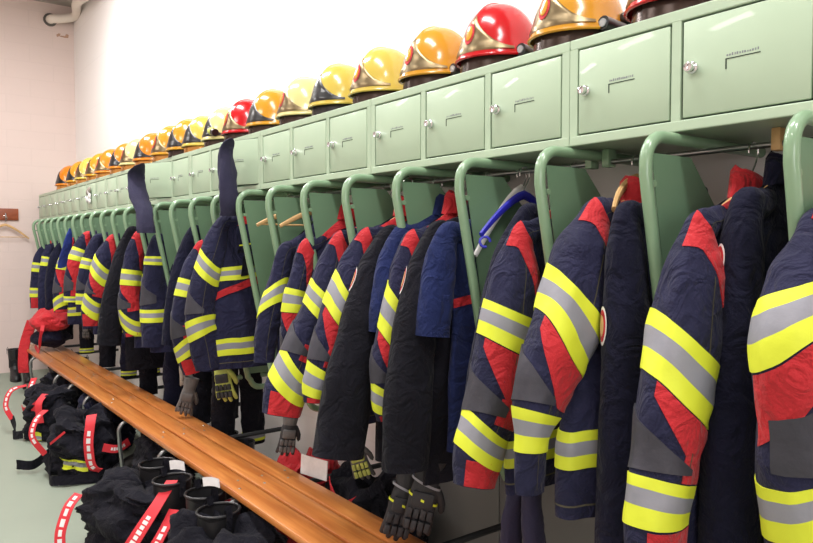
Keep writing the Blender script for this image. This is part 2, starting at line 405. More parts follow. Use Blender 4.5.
# ------------------------------------------------------------------ helmets
def make_helmet(shell, plate, skirt, badge=True, gear=None, label='', group='firefighter helmets on the lockers'):
    """front towards local +x; rests on z=0"""
    root = empty('helmet', (0, 0, 0), label, 'helmet', group)
    ZR = .05
    def rim(th):   # rim height by azimuth (0 front): front level, back lower
        c = math.cos(th); return ZR-.008*max(0, c)-.035*max(0, -c)**1.5
    def surf(th, e, off=0):
        c, s = math.cos(th), math.sin(th)
        ax = .150 if c > 0 else .160
        zr = rim(th); H = .240-zr
        ce = math.cos(e)**.86; se = math.sin(e)
        ridge = .006*math.exp(-(s/.10)**2)*math.sin(min(PI/2, e*1.2)) if True else 0
        flare = .012*max(0, 1-e/.25)
        return Vector(((ax+off+flare)*ce*c, (.124+off+flare)*ce*s, zr+(H+off)*se+ridge))
    build('shell', MB().grid(lambda a, t: surf(2*PI*a, t*PI/2*.999), 48, 20, True), shell, root, shift=False)
    # rim trim
    build('rim_trim', MB().tube([surf(2*PI*k/48, 0)+Vector((0, 0, -.001)) for k in range(49)], .005, 8, cap=False), shell, root, shift=False)
    # front plate: peak at the centre, concave wings tapering to the sides
    W = math.radians(66)
    def pl(a, t):
        th = (2*a-1)*W
        k = 1-abs(2*a-1)
        top = math.radians(7)+math.radians(38)*(k**1.8)
        return surf(th, math.radians(4)+(top-math.radians(4))*t, .004 if 0 < t < 1 else .0005)
    build('front_plate', MB().grid(pl, 40, 8), plate, root, shift=False)
    if badge:
        be = MB()
        def bd(r0, off, mi):
            def f(a, t):
                th = math.cos(2*PI*a)*t*r0*1.35; e = math.radians(22)+math.sin(2*PI*a)*t*r0*1.5
                return surf(th, e, off)
            be.grid(f, 16, 3, True, mi)
        bd(.125, .006, 0); bd(.085, .0075, 1)
        build('badge', be, ['red', 'h_yellow'], root, shift=False)
    # visor / skirt band under the rim
    def sk(a, t):
        th = 2*PI*a; c, s = math.cos(th), math.sin(th)
        z = (rim(th)+.004)*(1-t)
        r = lerp(.97, 1.0 if c > 0 else .90, t)
        return Vector(((.150 if c > 0 else .155)*r*c, .122*r*s, z))
    build('face_visor' if skirt == 'goldmirror' else 'brow_visor', MB().grid(sk, 40, 5, True, 0, lambda i, j: 1 if 10 <= i < 30 else 0), [skirt, 'hblack'], root, shift=False)
    build('inner_liner', MB().ell((0, 0, .085), (.13, .10, .08), 16, 8), 'hblack', root, shift=False)
    if gear:
        g = MB()
        y = .135
        g.tube([(-.035, y, .052), (.055, y+.005, .056)], [.018, .020], 12)
        build('torch_body', g, 'hblack', root, shift=False)
        l = MB().tube([(.052, y+.005, .056), (.058, y+.005, .0563)], .012, 12); lab(build('torch_lens', l, 'lamp', root, shift=False), 'clear torch lens')
        if gear == 2:
            k = MB()
            for (x, z, rx) in ((-.08, .06, .03), (-.11, .035, .035), (-.06, .09, .022)): k.ell((x, y-.012, z), (rx, .02, .022), 10, 7)
            k.box((-.13, y-.03, .02), (-.04, y+.012, .05), 0, .006); k.tube([(-.12, y, .09), (-.03, y+.01, .03)], .012, 8)
            build('visor_clamp', k, 'hblack', root, shift=False)
    return root
HC = {}
def proto(key):
    shell, plate, skirt, badge, gear = key
    if key not in HC: HC[key] = [make_helmet(shell, plate, skirt, badge, gear), False]
    r, used = HC[key]
    if not used: HC[key][1] = True; return r
    return copy_tree(r)
Y_, L_, C_, O_, R_ = 'h_yellow', 'h_lime', 'h_cream', 'h_orange', 'h_red'
HEL = [ # k from the right: key, size, label
 ((R_, 'plate', 'skirt', True, None), 'glossy red helmet cut by the top edge of the photo at the right'),
 ((Y_, 'plate', 'skirt', True, 2), 'large yellow helmet with black torch clamp beside the rightmost red helmet'),
 ((R_, 'plate', 'skirt', True, 1), 'fully visible red helmet with nickel plate right of the middle'),
 ((Y_, 'plate', 'skirt', True, 1), 'deep yellow helmet directly left of the big red helmet'),
 ((L_, 'plate', 'skirt', True, None), 'pale lime yellow helmet, second left of the big red helmet'),
 ((L_, 'hblack', 'hblack', False, None), 'pale yellow helmet with black front plate near the middle of the row'),
 ((C_, 'plate', 'skirt', True, None), 'cream helmet with nickel plate between two yellow helmets with black plates'),
 ((Y_, 'hblack', 'skirt', False, None), 'yellow helmet with black plate directly right of the smaller red helmet'),
 ((R_, 'plate', 'skirt', True, None), 'smaller red helmet left of the middle, above the hanging dark cloth'),
 ((C_, 'hblack', 'skirt', False, None), 'pale cream helmet beside a yellow and black torch, left of the smaller red helmet'),
 ((L_, 'hblack', 'goldmirror', False, None), 'pale yellow helmet with black plate, second left of the smaller red helmet'),
 ((Y_, 'hblack', 'skirt', False, None), 'amber yellow helmet, third left of the smaller red helmet'),
 ((Y_, 'plate', 'goldmirror', True, None), 'yellow helmet with bright plate right of an orange helmet above the open door'),
 ((O_, 'hblack', 'goldmirror', False, None), 'orange helmet with black plate just above the open locker door'),
 ((C_, 'plate', 'goldmirror', True, None), 'whitish helmet with bright mirror plate, just past the open locker door'),
 ((O_, 'hblack', 'goldmirror', False, None), 'orange helmet with black plate and gold visor, far part of the row'),
 ((O_, 'plate', 'goldmirror', True, None), 'orange yellow helmet with bright plate, fifth from the far end'),
 ((Y_, 'plate', 'goldmirror', True, None), 'yellow helmet with bright plate, fourth from the far end'),
 ((L_, 'plate', 'goldmirror', True, None), 'pale yellow helmet with bright plate, third from the far end'),
 ((Y_, 'hblack', 'goldmirror', False, None), 'yellow helmet next to the last one at the far end'),
 ((O_, 'hblack', 'goldmirror', False, None), 'orange helmet with gold visor at the very far end of the row'),
]
HY = [1.06, 1.40, 1.735, 2.055, 2.40, 2.735, 3.05, 3.40, 3.72, 4.02, 4.36, 4.62, 4.95, 5.36, 5.72, 6.05, 6.5, 6.85, 7.25, 7.65, 8.15]
for i, ((key, lb), y) in enumerate(zip(HEL, HY)):
    h = proto(key); h['label'] = lb
    h.location = (1.712, y, Z1+.001); h.rotation_euler = (0, 0, PI+random.uniform(-.08, .08))
    s = 1.0 if i < 11 else 1.06
    h.scale = (s, s, s)

# torch on the locker top
tr_ = empty('torch', (1.60, 4.0, Z1), 'small yellow and black torch lying on the locker top by a pale helmet', 'torch')
pt = atX(212, 133, 1.585)
build('barrel', MB().tube([pt+Vector((0, .06, .02)), pt+Vector((0, -.05, -.004))], .022, 10), 'hblack', tr_)
build('yellow_ring', MB().tube([pt+Vector((0, .015, .011)), pt+Vector((0, -.02, .003))], .024, 10), 'glovey', tr_)
tr_.location.z += 0

# ------------------------------------------------------------------ garments
def hanger(xc, y, zn, half, label, m='hangerwood', drop=.10, bar=True, hook=True, dy=0, group='coat hangers on the rail', hookz=1.733, name='coat_hanger'):
    root = empty(name, (xc, y, zn), label, 'hanger', group)
    pts = []
    for i in range(17):
        s = -1+2*i/16
        pts.append((xc+s*half, y+dy*abs(s)*s, zn-drop*abs(s)**1.35+.004))
    build('arms', MB().tube(pts, [.009+.006*(1-abs(-1+2*i/16)) for i in range(17)], 8, flat=.75, up=(0, 0, 1)), m, root)
    if bar: build('lower_bar', MB().tube([(xc-half*.86, y-dy*.7, zn-drop*.86), (xc+half*.86, y+dy*.7, zn-drop*.86)], .0045, 8), m, root)
    if hook:
        zt = hookz
        hp = [(xc, y, zn), (xc, y, zt-.055)]
        for k in range(9):
            a = -PI/2+PI*1.35*k/8
            hp.append((xc+.024*math.cos(a) if k else xc+.004, y, zt-.014+.0245*math.sin(a)))
        hp = [(xc, y, zn), (xc, y, zt-.06), (xc+.012, y, zt-.045), (xc+.025, y, zt-.02)]
        for k in range(7):
            a = 0+PI*1.1*k/6; hp.append((xc+.002+.022*math.cos(a), y, zt-.011+.022*math.sin(a)))
        build('hook', MB().tube(hp, .0021, 8), 'chrome', root)
    return root

def nz(x, y, z): return noise.noise(Vector((x, y, z)))
class Sleeve:
    def __init__(s, pts, ws, fl, seed, amp=.07):
        s.p = [Vector(p) for p in pts]; s.w = ws; s.fl = fl; s.seed = seed; s.amp = amp
    def c(s, t): return cr(s.p, t)
    def w_(s, t):
        n = len(s.w)-1; x = max(0, min(.9999, t))*n; i = int(x); f = x-i; f = f*f*(3-2*f)
        return lerp(s.w[i], s.w[i+1], f)
    def __call__(s, a, t, off=0):
        t = max(0, min(1, t))
        c = s.c(t); T = (s.c(min(1, t+.02))-s.c(max(0, t-.02))).normalized()
        N1 = Vector((-T.z, 0, T.x)).normalized(); N2 = Vector((0, 1, 0))
        g = min(1, math.sqrt(t/.10+.03)) if t < .10 else 1
        cz_ = .35*abs(nz(s.seed+t*9+math.cos(a)*1.1, math.sin(a)*1.2+t*5, 3.1)); f = 1-s.amp*cz_*1.6+.02+s.amp*1.25*(nz(math.cos(a)*1.3+s.seed, math.sin(a)*1.3, t*5)*1.3+.6*nz(math.cos(a)*2.5, math.sin(a)*2.5+s.seed, t*13))
        f += .035*math.sin(t*75+4*nz(s.seed, t*3, math.cos(a)))*math.exp(-((t-.66)/.09)**2)*max(0, math.cos(a-dg(330))*.6+.5)
        w = s.w_(t)*g
        ca, sa = math.cos(a), math.sin(a)
        r = abs(sa)**.9*(1 if sa > 0 else -1)
        return c+N1*ca*(w*f+off)+N2*r*(w*s.fl*f+off)
def dg(x): return math.radians(x)
def patch(S, a0, a1, t0, t1, off=.002, na=14, nt=8, mi=0, mb=None):
    """patch on surface S between angles (deg), t0/t1 numbers or functions of s in 0..1"""
    f0 = t0 if callable(t0) else (lambda s: t0); f1 = t1 if callable(t1) else (lambda s: t1)
    mb = mb or MB()
    def fn(a, b):
        edge = (b <= 0 or b >= 1 or a <= 0 or a >= 1)
        bb = max(0, min(1, (b*(nt)-1)/(nt-2))); aa = max(0, min(1, (a*na-1)/(na-2)))
        return S(dg(lerp(a0, a1, aa)), lerp(f0(aa), f1(aa), bb), 0.0 if edge else off)
    return mb.grid(fn, na, nt, False, mi)
def band(S, t0, t1, sl=0, na=36, off=.0025):
    mb = MB(); n = 13
    def fn(a, b):
        j = round(b*n); bb = max(0, min(1, (j-1)/(n-2))); an = 2*PI*a
        t = lerp(t0, t1, bb)+sl*math.cos(an-dg(315))
        return S(an, t, -.001 if j in (0, n) else off)
    return mb.grid(fn, na, n, True, 0, lambda i, j: 1 if 4 <= j < 8 else 0)

def sleeve_mesh(S, na, nt, seams=()):
    mb = MB()
    mb.grid(lambda a, t: S(2*PI*a, t), na, nt, True)
    # inward turned cuff and dark lining
    def inner(a, t):
        p = S(2*PI*a, 1-.12*t); c = S.c(1-.12*t); return c+(p-c)*lerp(1.0, .82 if t else 1, min(1, t*3))
    mb.grid(inner, na, 4, True, 1)
    k = len(mb.v); mb.v += [S(2*PI*i/na, .88)*.0+S.c(.88)+(S(2*PI*i/na, .88)-S.c(.88))*.83 for i in range(na)]
    mb.f.append(tuple(range(k, k+na))); mb.m.append(1)
    for (a0, a1, t0, t1) in seams:
        def fn(a, b):
            t = lerp(t0, t1, b); an = lerp(a0, a1, b)+(a-.5)*2.2
            return S(dg(an), t, .0014)
        mb.grid(fn, 1, 24, False, 2)
    return mb

GAR = []
QUEUE = []
NG = [0]
def garment(*a, **k): QUEUE.append((a, k))
def _garment(kind, label, path, bands=(), X0=1.47, hem=None, T=None, cloth='navy', sl=None, zn=1.625, collar=None, fl=.72, red=True, lowx=.05, mirror=False, badge_a=158,
            shoulder=True, elbow=True, diamond=True, cuff=True, hemband=True, chest=False, badge=False, hang=True, body=True, q=1.0,
            plain_collar=None, xw=None, hang_m='hangerwood', amp=.07, short=False, front=False, name=None, Y=None, cstripe=False, hang_label=None, zip_=False, hemband_t=(.80, .90), neckdx=0, body_x=None):
    NG[0] += 1; seed = NG[0]*3.7
    u0, v0, h0 = path[0]
    if Y is None: Y = atX(u0, v0, X0).y
    pts = [atY(u, v, Y) for (u, v, h) in path]
    ws = []
    for p, (u, v, h) in zip(pts, path):
        ph = math.atan2(p.x, p.y)
        ws.append(h*depth(p)/F/math.sqrt(math.cos(ph)**2+(fl*math.sin(ph))**2))
    xs = pts[0].x; xw_ = xw or 1.925
    xm = (xs+xw_)/2+neckdx
    full = (pts, ws)
    p0 = pts[0]
    pre = [Vector((lerp(p0.x, xm, .62), Y, lerp(p0.z+ws[0]*.55, zn, .55)-.02)), Vector((lerp(p0.x, xm, .22), Y, lerp(p0.z+ws[0]*.55, zn, .2)-.028))]
    pw = [max(.028, ws[0]*.55), max(.034, ws[0]*.85)]
    p0b = Vector((p0.x-.004, Y, p0.z-.012))
    S = Sleeve(pre+[p0b]+pts[1:], pw+[max(ws[0], .04)]+ws[1:], fl, seed, amp)
    ts = [(i/200, proj(S.c(i/200))[1]) for i in range(201)]
    ts = [q_ for q_ in ts if q_[0] > 1.0/(len(pts)+1)]
    def tv(v): return min(ts, key=lambda q_: abs(q_[1]-v))[0]
    nm = name or {'T': 'turnout_jacket', 'P': 'uniform_jacket', 'S': 'polo_shirt'}[kind]
    cat = {'T': 'jacket', 'P': 'jacket', 'S': 'shirt'}[kind]
    grp = {'T': 'firefighter jackets with reflective bands', 'P': 'plain dark jackets on the rail', 'S': 'blue shirts on the rail'}[kind]
    root = empty(nm, (xm, Y, zn), label, cat, grp)
    na = int(44*q); nt = int(84*q)
    # sleeves
    seams = [(262, 262, .02, .98)] if kind == 'T' and q > .7 else []
    if kind == 'P' and q > .7: seams = []
    so = build('sleeve', sleeve_mesh(S, na, nt, seams), [cloth, 'lining', 'seam'], root)
    if kind == 'T':
        tb = [(tv(v0_), tv(v1_)) for (v0_, v1_) in bands]
        for i, (t0, t1) in enumerate(tb):
            s_ = (sl[i] if isinstance(sl, (list, tuple)) else sl) or 0
            if t1-t0 > .01:
                lab(build('reflective_band', band(S, t0, t1, s_, na), ['yellow', 'silver'], so), 'yellow and silver reflective band')
        b1 = tb[0] if tb else (.35, .5); b2 = tb[1] if len(tb) > 1 else (.85, .95)
        s1 = ((sl[0] if isinstance(sl, (list, tuple)) else sl) or 0)
        if shoulder:
            tp = b1[0]
            lab(build('shoulder_panel', patch(S, 185, 340, lambda s: tp*(.46+.10*s), lambda s: tp*lerp(.64, .99, max(0, min(1, (s-.30)/.55))**1.3), .0028), 'red', so), 'red shoulder panel')
        mid = lerp(b1[1], b2[0], .55)
        if diamond:
            def up(s): return b1[1]+s1*math.cos(dg(lerp(188, 345, s)-315))+.003
            def lo(s): return lerp(b1[1], b2[0], min(.74, .06+1.15*s))+s1*.5*math.cos(dg(lerp(188, 345, s)-315))+.006
            lab(build('red_panel', patch(S, 188, 345, up, lo, .0024) if not mirror else patch(S, 150, 275, lambda s: b1[1]+s1*math.cos(dg(lerp(150, 275, s)-315))+.004, lambda s: lerp(b1[1], b2[0], .56-.40*s)+s1*.8*math.cos(dg(lerp(150, 275, s)-315))+.012, .0024), 'red', so), 'red lower arm panel')
        if elbow:
            def eu(s): return lerp(b1[1], b2[0], .24+.44*s)+s1*.4*math.cos(dg(lerp(130, 285, s)-315))
            def el(s): return lerp(b1[1], b2[0], .95-.10*s)
            lab(build('elbow_patch', patch(S, 120, 268, eu, el, .0042) if not mirror else patch(S, 172, 345, lambda s: lerp(b1[1], b2[0], .50-.26*s), lambda s: lerp(b1[1], b2[0], .93), .0042), 'grey', so), 'dark grey elbow patch')
            if red and cuff:
                lab(build('red_panel', patch(S, 250, 345, lambda s: lerp(b1[1], b2[0], .62), lambda s: lerp(b1[1], b2[0], 1.0)-.004, .002), 'red', so), 'red inner arm panel')
        if cuff and b2[1] < .97:
            lab(build('cuff_panel', patch(S, 205, 355, b2[1]+.005, .995, .0022), 'red', so), 'red cuff panel')
    if badge:
        tb_ = tv(badge); bm_ = MB()
        ab = badge_a
        def bf(rr, off, mi):
            def f(a, t): return S(dg(ab)+math.cos(2*PI*a)*t*rr*.62, tb_+math.sin(2*PI*a)*t*rr*.085, off)
            bm_.grid(f, 18, 3, True, mi)
        bf(.46, .003, 0); bf(.38, .004, 1); bf(.25, .005, 2)
        lab(build('arm_badge', bm_, ['white', 'red', 'hangerwood'], so), 'round white and red arm badge')
    if kind == 'S':
        pass
    # body
    if body:
        zs = pts[0].z+ws[0]*.4
        hw = (xw_-xs)/2
        zh = atY(path[-1][0], hem, Y).z if hem else zs-.75
        TT = T or .13
        bx0, bx1 = body_x or (0, 0)
        if kind == 'S': lowx = 0
        def B(a, t, off=0):
            ca, sa = math.cos(a), math.sin(a)
            ex = (abs(ca)**.75)*(1 if ca > 0 else -1); sy = (abs(sa)**.85)*(1 if sa > 0 else -1)
            w = hw*(.98-.10*math.sin(min(1, t*1.5)*PI)*.5+.03*t)
            x = xm+ex*w
            d = abs(x-xm)
            zt = lerp(zn, zs, min(1, max(0, d-.05)/max(.01, hw-.05)))
            z = lerp(zt, zh, t)
            x -= lowx*min(1, t*1.3)*(1-ex)/2
            th = TT/2*min(1, .22+.9*math.sqrt(t*1.6))
            fold = .016*nz(x*9+seed+z*1.5, z*1.6, sa)*min(1, t*3)+.010*nz(x*22-z*4, z*5+seed, sa)*min(1, t*2)
            if off: off_ = off
            else: off_ = 0
            return Vector((x+off_*ca, Y+sy*(th+off_)+fold+(neckdx*0), z+.006*nz(x*12, seed, sa)*t))
        bo = MB().grid(lambda a, t: B(2*PI*a, t), int(48*q), int(40*q), True)
        k = len(bo.v); n_ = int(48*q)
        bo.v += [B(2*PI*i/n_, .97)+(Vector((xm, Y, B(2*PI*i/n_, .97).z))-B(2*PI*i/n_, .97))*.06 for i in range(n_)]
        bo.f.append(tuple(range(k, k+n_))); bo.m.append(1)
        if zip_:
            bo.grid(lambda a, b_: B(dg(262+a*1.3), .04+.94*b_, .0016), 1, 30, False, 1)
        if kind == 'T' and q > .7:
            bo.grid(lambda a, b_: B(2*PI*a, .955+.006*b_, .001), n_, 1, True, 2)
        bb = build('body', bo, [cloth, 'lining', 'seam'], root)
        if kind == 'T':
            if hemband: lab(build('hem_band', band(B, *hemband_t, 0, int(48*q), .003), ['yellow', 'silver'], bb), 'yellow and silver hem band')
            if chest: lab(build('chest_band', band(B, *chest, 0, int(48*q), .003), ['yellow', 'silver'], bb), 'yellow and silver chest band')
            if red: lab(build('yoke_panel', patch(B, 185, 355, .0, lambda s: .06, .003), 'red', bb), 'red yoke')
        if cstripe:
            t0, t1 = cstripe
            lab(build('chest_stripe', patch(B, 190, 350, t0, t1, .0025), 'red', bb), 'red chest stripe')
        if front:
            lab(build('pocket_flap', patch(B, 205, 268, lambda s: .50-.09*s, lambda s: .55-.09*s, .006), 'red', bb), 'red slanted pocket flap')
            build('radio_strap', patch(B, 246, 262, .27, .40, .010), 'black', bb)
            lab(build('name_line', patch(B, 238, 280, .19, .20, .003, 10, 3), 'yellow', bb), 'thin yellow chest line')
            lab(build('badge_tape', patch(B, 236, 285, .225, .245, .004), 'black', bb), 'black chest tape')
        # collar
        cc = collar or plain_collar or cloth
        ry = min(.06, TT*.5)
        def K(a, t):
            tt = abs(2*t-1)    # outside up, over, inside down
            r = .98 if t < .5 else .80
            return Vector((xm+math.cos(a)*lerp(.078, .10, tt)*r, Y+math.sin(a)*ry*r, zn-.022+.066*(1-tt)*(1+.18*math.sin(a)-.2*math.cos(a))+.006*nz(math.cos(a)*2, math.sin(a)*2+seed, t)))
        build('collar', MB().grid(lambda a, t: K(2*PI*a, t), int(28*q), 10, True), cc, root)
        # wall-side sleeve
        w2 = [max(.045, x*.8) for x in ws]
        p2 = [Vector((min(1.885, xw_-.045)+.01*math.sin(i), Y, pts[i].z)) for i in range(len(pts))]
        S2 = Sleeve(p2, [min(.055, x) for x in w2], min(fl, .9), seed+1, amp)
        s2 = build('sleeve', sleeve_mesh(S2, 16, 24), [cloth, 'lining', 'seam'], root)
        if kind == 'T':
            for (t0, t1) in tb:
                if t1-t0 > .01: lab(build('reflective_band', band(S2, t0, t1, 0, 16), ['yellow', 'silver'], s2), 'yellow and silver reflective band')
        if hang:
            hanger(xm, Y, zn-.004, hw*.86, hang_label or f'hanger holding the {label}'[:95], hang_m, drop=max(.05, zn-zs+.01), bar=False)
    GAR.append((root, Y))
    return root

T, Pn, Sh = 'T', 'P', 'S'
# near end -> far end; path = sleeve centre line with half widths
garment(T, 'turnout jacket cut by the right edge of the photo', [(818, 228, 18), (810, 285, 38), (800, 350, 43), (803, 410, 43), (808, 470, 44), (815, 570, 40)], [(288, 340), (462, 508)], hem=700, T=.15, sl=[-.06, -.02], collar='red', mirror=True)
garment(Pn, 'dark navy wool jacket, rightmost plain jacket of the row', [(748, 203, 10), (741, 260, 21), (737, 350, 26), (731, 450, 28), (728, 575, 28)], X0=1.56, hem=640, T=.15, cloth='plain', badge=262, zn=1.655, amp=.05, zip_=True, fl=.8)
garment(T, 'turnout jacket with red panels beside the rightmost plain navy jacket', [(700, 225, 14), (692, 280, 30), (684, 345, 34), (673, 410, 34), (664, 470, 31), (656, 520, 28), (655, 575, 26)], [(338, 400), (478, 522)], hem=650, T=.12, sl=[.045, .0], collar='red', badge=False)
garment(Pn, 'plain navy jacket with wooden hanger tip showing at its shoulder', [(628, 215, 10), (626, 270, 20), (628, 350, 25), (627, 450, 27), (624, 560, 27)], hem=620, T=.12, cloth='plain', hang=False, amp=.05, zip_=True, badge=322)
garment(T, 'turnout jacket with navy upper arm and wide hem band right of middle', [(596, 215, 16), (584, 258, 31), (572, 310, 34), (552, 360, 31), (538, 402, 25), (531, 442, 16), (529, 492, 14)], [(292, 345), (412, 450)], hem=528, T=.15, sl=[.05, 0], collar='red', shoulder=True, X0=1.50, cuff=False, chest=(.34, .44), hemband_t=(.72, .84), lowx=.13)
garment(T, 'turnout jacket with long scuffed grey sleeve ending in red cuff', [(521, 235, 12), (514, 280, 24), (507, 330, 27), (496, 390, 28), (482, 440, 24), (474, 485, 20)], [(310, 346), (425, 457)], hem=505, T=.13, sl=[.02, .03], collar=None, badge=False)
garment(Pn, 'dark navy jacket on the white hanger', [(528, 215, 10), (508, 268, 17), (496, 325, 19), (486, 385, 19), (481, 430, 18)], hem=440, T=.10, cloth='plain', hang=False, amp=.05, X0=1.54, zn=1.60)
garment(Sh, 'blue short-sleeved shirt with red chest stripe on a wooden hanger', [(449, 232, 9), (441, 262, 16), (436, 300, 17), (433, 336, 17)], hem=455, T=.09, cloth='blue', X0=1.47, hang=False, cstripe=(.32, .36), zn=1.60, amp=.05)
garment(Pn, 'long black jacket hanging behind the blue short-sleeved shirt', [(437, 232, 9), (425, 275, 18), (414, 340, 22), (408, 400, 24), (405, 468, 23)], hem=490, T=.10, cloth='black', amp=.05, badge=284)
garment(T, 'turnout jacket left of the long black jacket behind the blue short-sleeved shirt', [(413, 240, 9), (405, 275, 16), (397, 320, 18), (388, 360, 17), (386, 395, 14), (388, 418, 11)], [(298, 342), (386, 411)], hem=430, T=.11, sl=[.05, .03], collar='red')
garment(Sh, 'blue shirt with red stripe squeezed between dark jackets', [(402, 235, 7), (390, 268, 14), (385, 300, 14), (382, 332, 13)], hem=452, T=.08, cloth='blue', cstripe=(.32, .36), hang=False, amp=.05)
garment(Pn, 'long black jacket with square cut cuff left of the narrow blue shirt', [(388, 236, 8), (374, 275, 16), (362, 330, 22), (348, 390, 25), (338, 456, 25)], hem=470, T=.10, cloth='black', amp=.05, badge=284)
garment(T, 'turnout jacket with grey elbow, left of a long square-cuffed black jacket', [(366, 238, 9), (354, 272, 17), (341, 310, 19), (329, 345, 18), (319, 378, 15), (316, 402, 13)], [(288, 320), (368, 396)], hem=430, T=.11, sl=[.05, .02], collar='red')
garment(T, 'turnout jacket with red collar and big red cuff by bench', [(340, 240, 8), (330, 272, 15), (318, 310, 17), (302, 350, 19), (288, 385, 20), (281, 415, 18)], [(290, 315), (362, 392)], hem=425, T=.11, sl=[.03, .05], collar='red', diamond=False, elbow=True)
garment(T, 'turnout jacket with red shoulder, partly behind a red-cuffed sleeve', [(308, 247, 6), (301, 272, 10), (294, 302, 11), (292, 340, 11), (296, 385, 11)], [(290, 312), (372, 395)], hem=400, T=.10, sl=[.0, 0], collar='red')
garment(T, 'dark navy jacket with a single slanted sleeve band near the middle', [(286, 250, 6), (280, 275, 9), (272, 305, 11), (266, 335, 11), (264, 362, 10)], [(286, 310)], hem=372, T=.10, sl=[-.06], red=False, shoulder=False, diamond=False, elbow=False, cuff=False, hemband=False)
garment(T, 'turnout jacket shown from the front with yellow gloves below', [(224, 222, 7), (214, 250, 12), (204, 285, 13), (200, 320, 14), (205, 345, 14), (209, 368, 12)], [(258, 277), (318, 336)], X0=1.46, hem=370, T=.10, sl=[.03, -.02], collar=None, shoulder=False, diamond=False, cuff=False, chest=(.33, .42), front=True, lowx=.13, hemband_t=(.80, .91), zn=1.66)
garment(T, 'turnout jacket with red shoulder left of the front-facing jacket', [(202, 247, 6), (195, 268, 11), (186, 300, 12), (184, 330, 12), (190, 355, 12), (194, 372, 10)], [(281, 297), (340, 356)], hem=352, T=.10, sl=[.0, -.03], collar=None, diamond=False)
garment(Pn, 'dark blue plain jacket seen edge-on left of a red-shouldered jacket', [(194, 232, 5), (184, 262, 9), (176, 300, 10), (171, 345, 9)], hem=358, T=.09, cloth='plain', q=.6, amp=.05)
garment(T, 'turnout jacket with grey forearm hanging below the draped hood', [(157, 240, 6), (155, 262, 10), (154, 290, 11.5), (154, 318, 12), (154, 346, 12)], [(256, 265), (309, 322)], hem=352, T=.10, sl=[0, 0], red=False, shoulder=False, diamond=False, cuff=False, q=.7)
garment(T, 'turnout jacket with bright red yoke left of the draped hood', [(140, 236, 6), (134, 256, 9), (130, 284, 10), (129, 308, 10), (134, 335, 9)], [(270, 285), (312, 330)], hem=348, T=.12, sl=[.0, .06], collar='red', q=.7, chest=(.36, .46))
garment(Pn, 'long black plain jacket left of the red yoked turnout jacket', [(131, 232, 5), (122, 262, 9), (114, 300, 11), (109, 345, 11)], hem=372, T=.10, cloth='black', q=.6, amp=.05)
garment(T, 'turnout jacket with large red shoulder and round grey elbow, far bays', [(113, 240, 6), (106, 255, 9), (100, 272, 9), (95, 292, 9.5), (91, 308, 8.5), (90, 326, 7)], [(262, 278), (297, 313)], hem=345, T=.12, sl=[.05, .05], collar='red', q=.7)
garment(T, 'dark jacket with thin red chest trim in the far bays', [(98, 238, 5), (92, 252, 6), (87, 270, 7), (84, 290, 7), (83, 312, 6)], [(259, 269), (294, 304)], hem=335, T=.10, q=.6, collar='red', shoulder=False, diamond=False, cuff=False, fl=.65)
garment(T, 'turnout jacket with broad sleeve band and grey elbow, far bays', [(87, 236, 5), (81, 248, 7), (76, 262, 7.5), (73, 280, 7.5), (72, 302, 7)], [(249, 261), (296, 306)], hem=330, T=.10, q=.6, collar='red', sl=[.0, .0], fl=.65)
garment(T, 'turnout jacket next to the bright blue cloth, far bays', [(72, 242, 4), (67, 256, 6), (63, 270, 6.5), (61, 290, 7), (61, 312, 6)], [(259, 270), (297, 309)], hem=325, T=.09, q=.6, fl=.65, sl=[0, -.03])
garment(Pn, 'dark plain jacket left of the bright blue cloth', [(60, 247, 4), (56, 260, 6), (53, 282, 7), (52, 312, 6)], hem=325, T=.09, q=.6, cloth='plain', fl=.65)
garment(T, 'second last turnout jacket before the far wall', [(50, 248, 4), (47, 258, 5), (45, 275, 5.5), (44, 295, 5.5), (44, 316, 5)], [(257, 266)], hem=325, T=.09, q=.6, fl=.65, red=False, shoulder=False, diamond=False, elbow=False, cuff=False, hemband=False)
garment(T, 'last turnout jacket beside the far wall', [(42, 250, 3.5), (39, 260, 5), (37, 276, 5.5), (36, 292, 5.5), (36, 308, 5)], [(263, 272), (288, 297)], hem=325, T=.09, q=.6, fl=.65, shoulder=False, diamond=False, elbow=False, hemband=False)

ys = []
for a, k in QUEUE:
    (u, v, h) = a[2][0]; ys.append(atX(u, v, k.get('X0', 1.47)).y)
for (a, k), y in zip(QUEUE, ys):
    near = [abs(y-o) for o in ys if o < y-1e-6]; far = [abs(y-o) for o in ys if o > y+1e-6]
    g1 = min(near) if near else .3; g2 = min(far) if far else .3
    k['T'] = max(.035, min(k.get('T', .13), 2*.92*min(g1, g2)/2*1.25))
    _garment(*a, **k)
def trousers(u, v0, v1, X, label, hw=9, m='black', bandv=None):
    c = atX(u, v0, X)
    root = empty('work_trousers', c, label, 'trousers', 'dark trousers hanging behind the jackets')
    for sg in (-1, 1):
        pts = [Vector((X+sg*.05, c.y, c.z)), Vector((X+sg*.085, c.y+.01, lerp(c.z, atX(u, v1, X).z, .5))), Vector((X+sg*.095, c.y, atX(u, v1, X).z))]
        w = hw*depth(c)/F
        S = Sleeve(pts, [w*.9, w, w*.95], .6, u+sg, .10)
        lg = build('leg', sleeve_mesh(S, 20, 30), [m, 'lining'], root)
        if bandv:
            lab(build('reflective_band', band(S, .86, .95, 0, 20), ['yellow', 'silver'], lg), 'yellow and silver ankle band')
    w_ = MB().tube([(X, c.y, c.z-.12), (X, c.y, c.z+.03)], [.15, .14], 20, flat=.25, up=(1, 0, 0)); build('waist', w_, m, root)
    return root
trousers(238, 330, 445, 1.72, 'dark trousers with ankle band hanging behind the front-facing jacket', 12, 'black', True)
trousers(214, 330, 420, 1.72, 'dark trousers hanging behind the yellow work glove', 11)
trousers(186, 325, 405, 1.72, 'dark trousers hanging behind the plain grey and beige gloves', 10, 'plain')
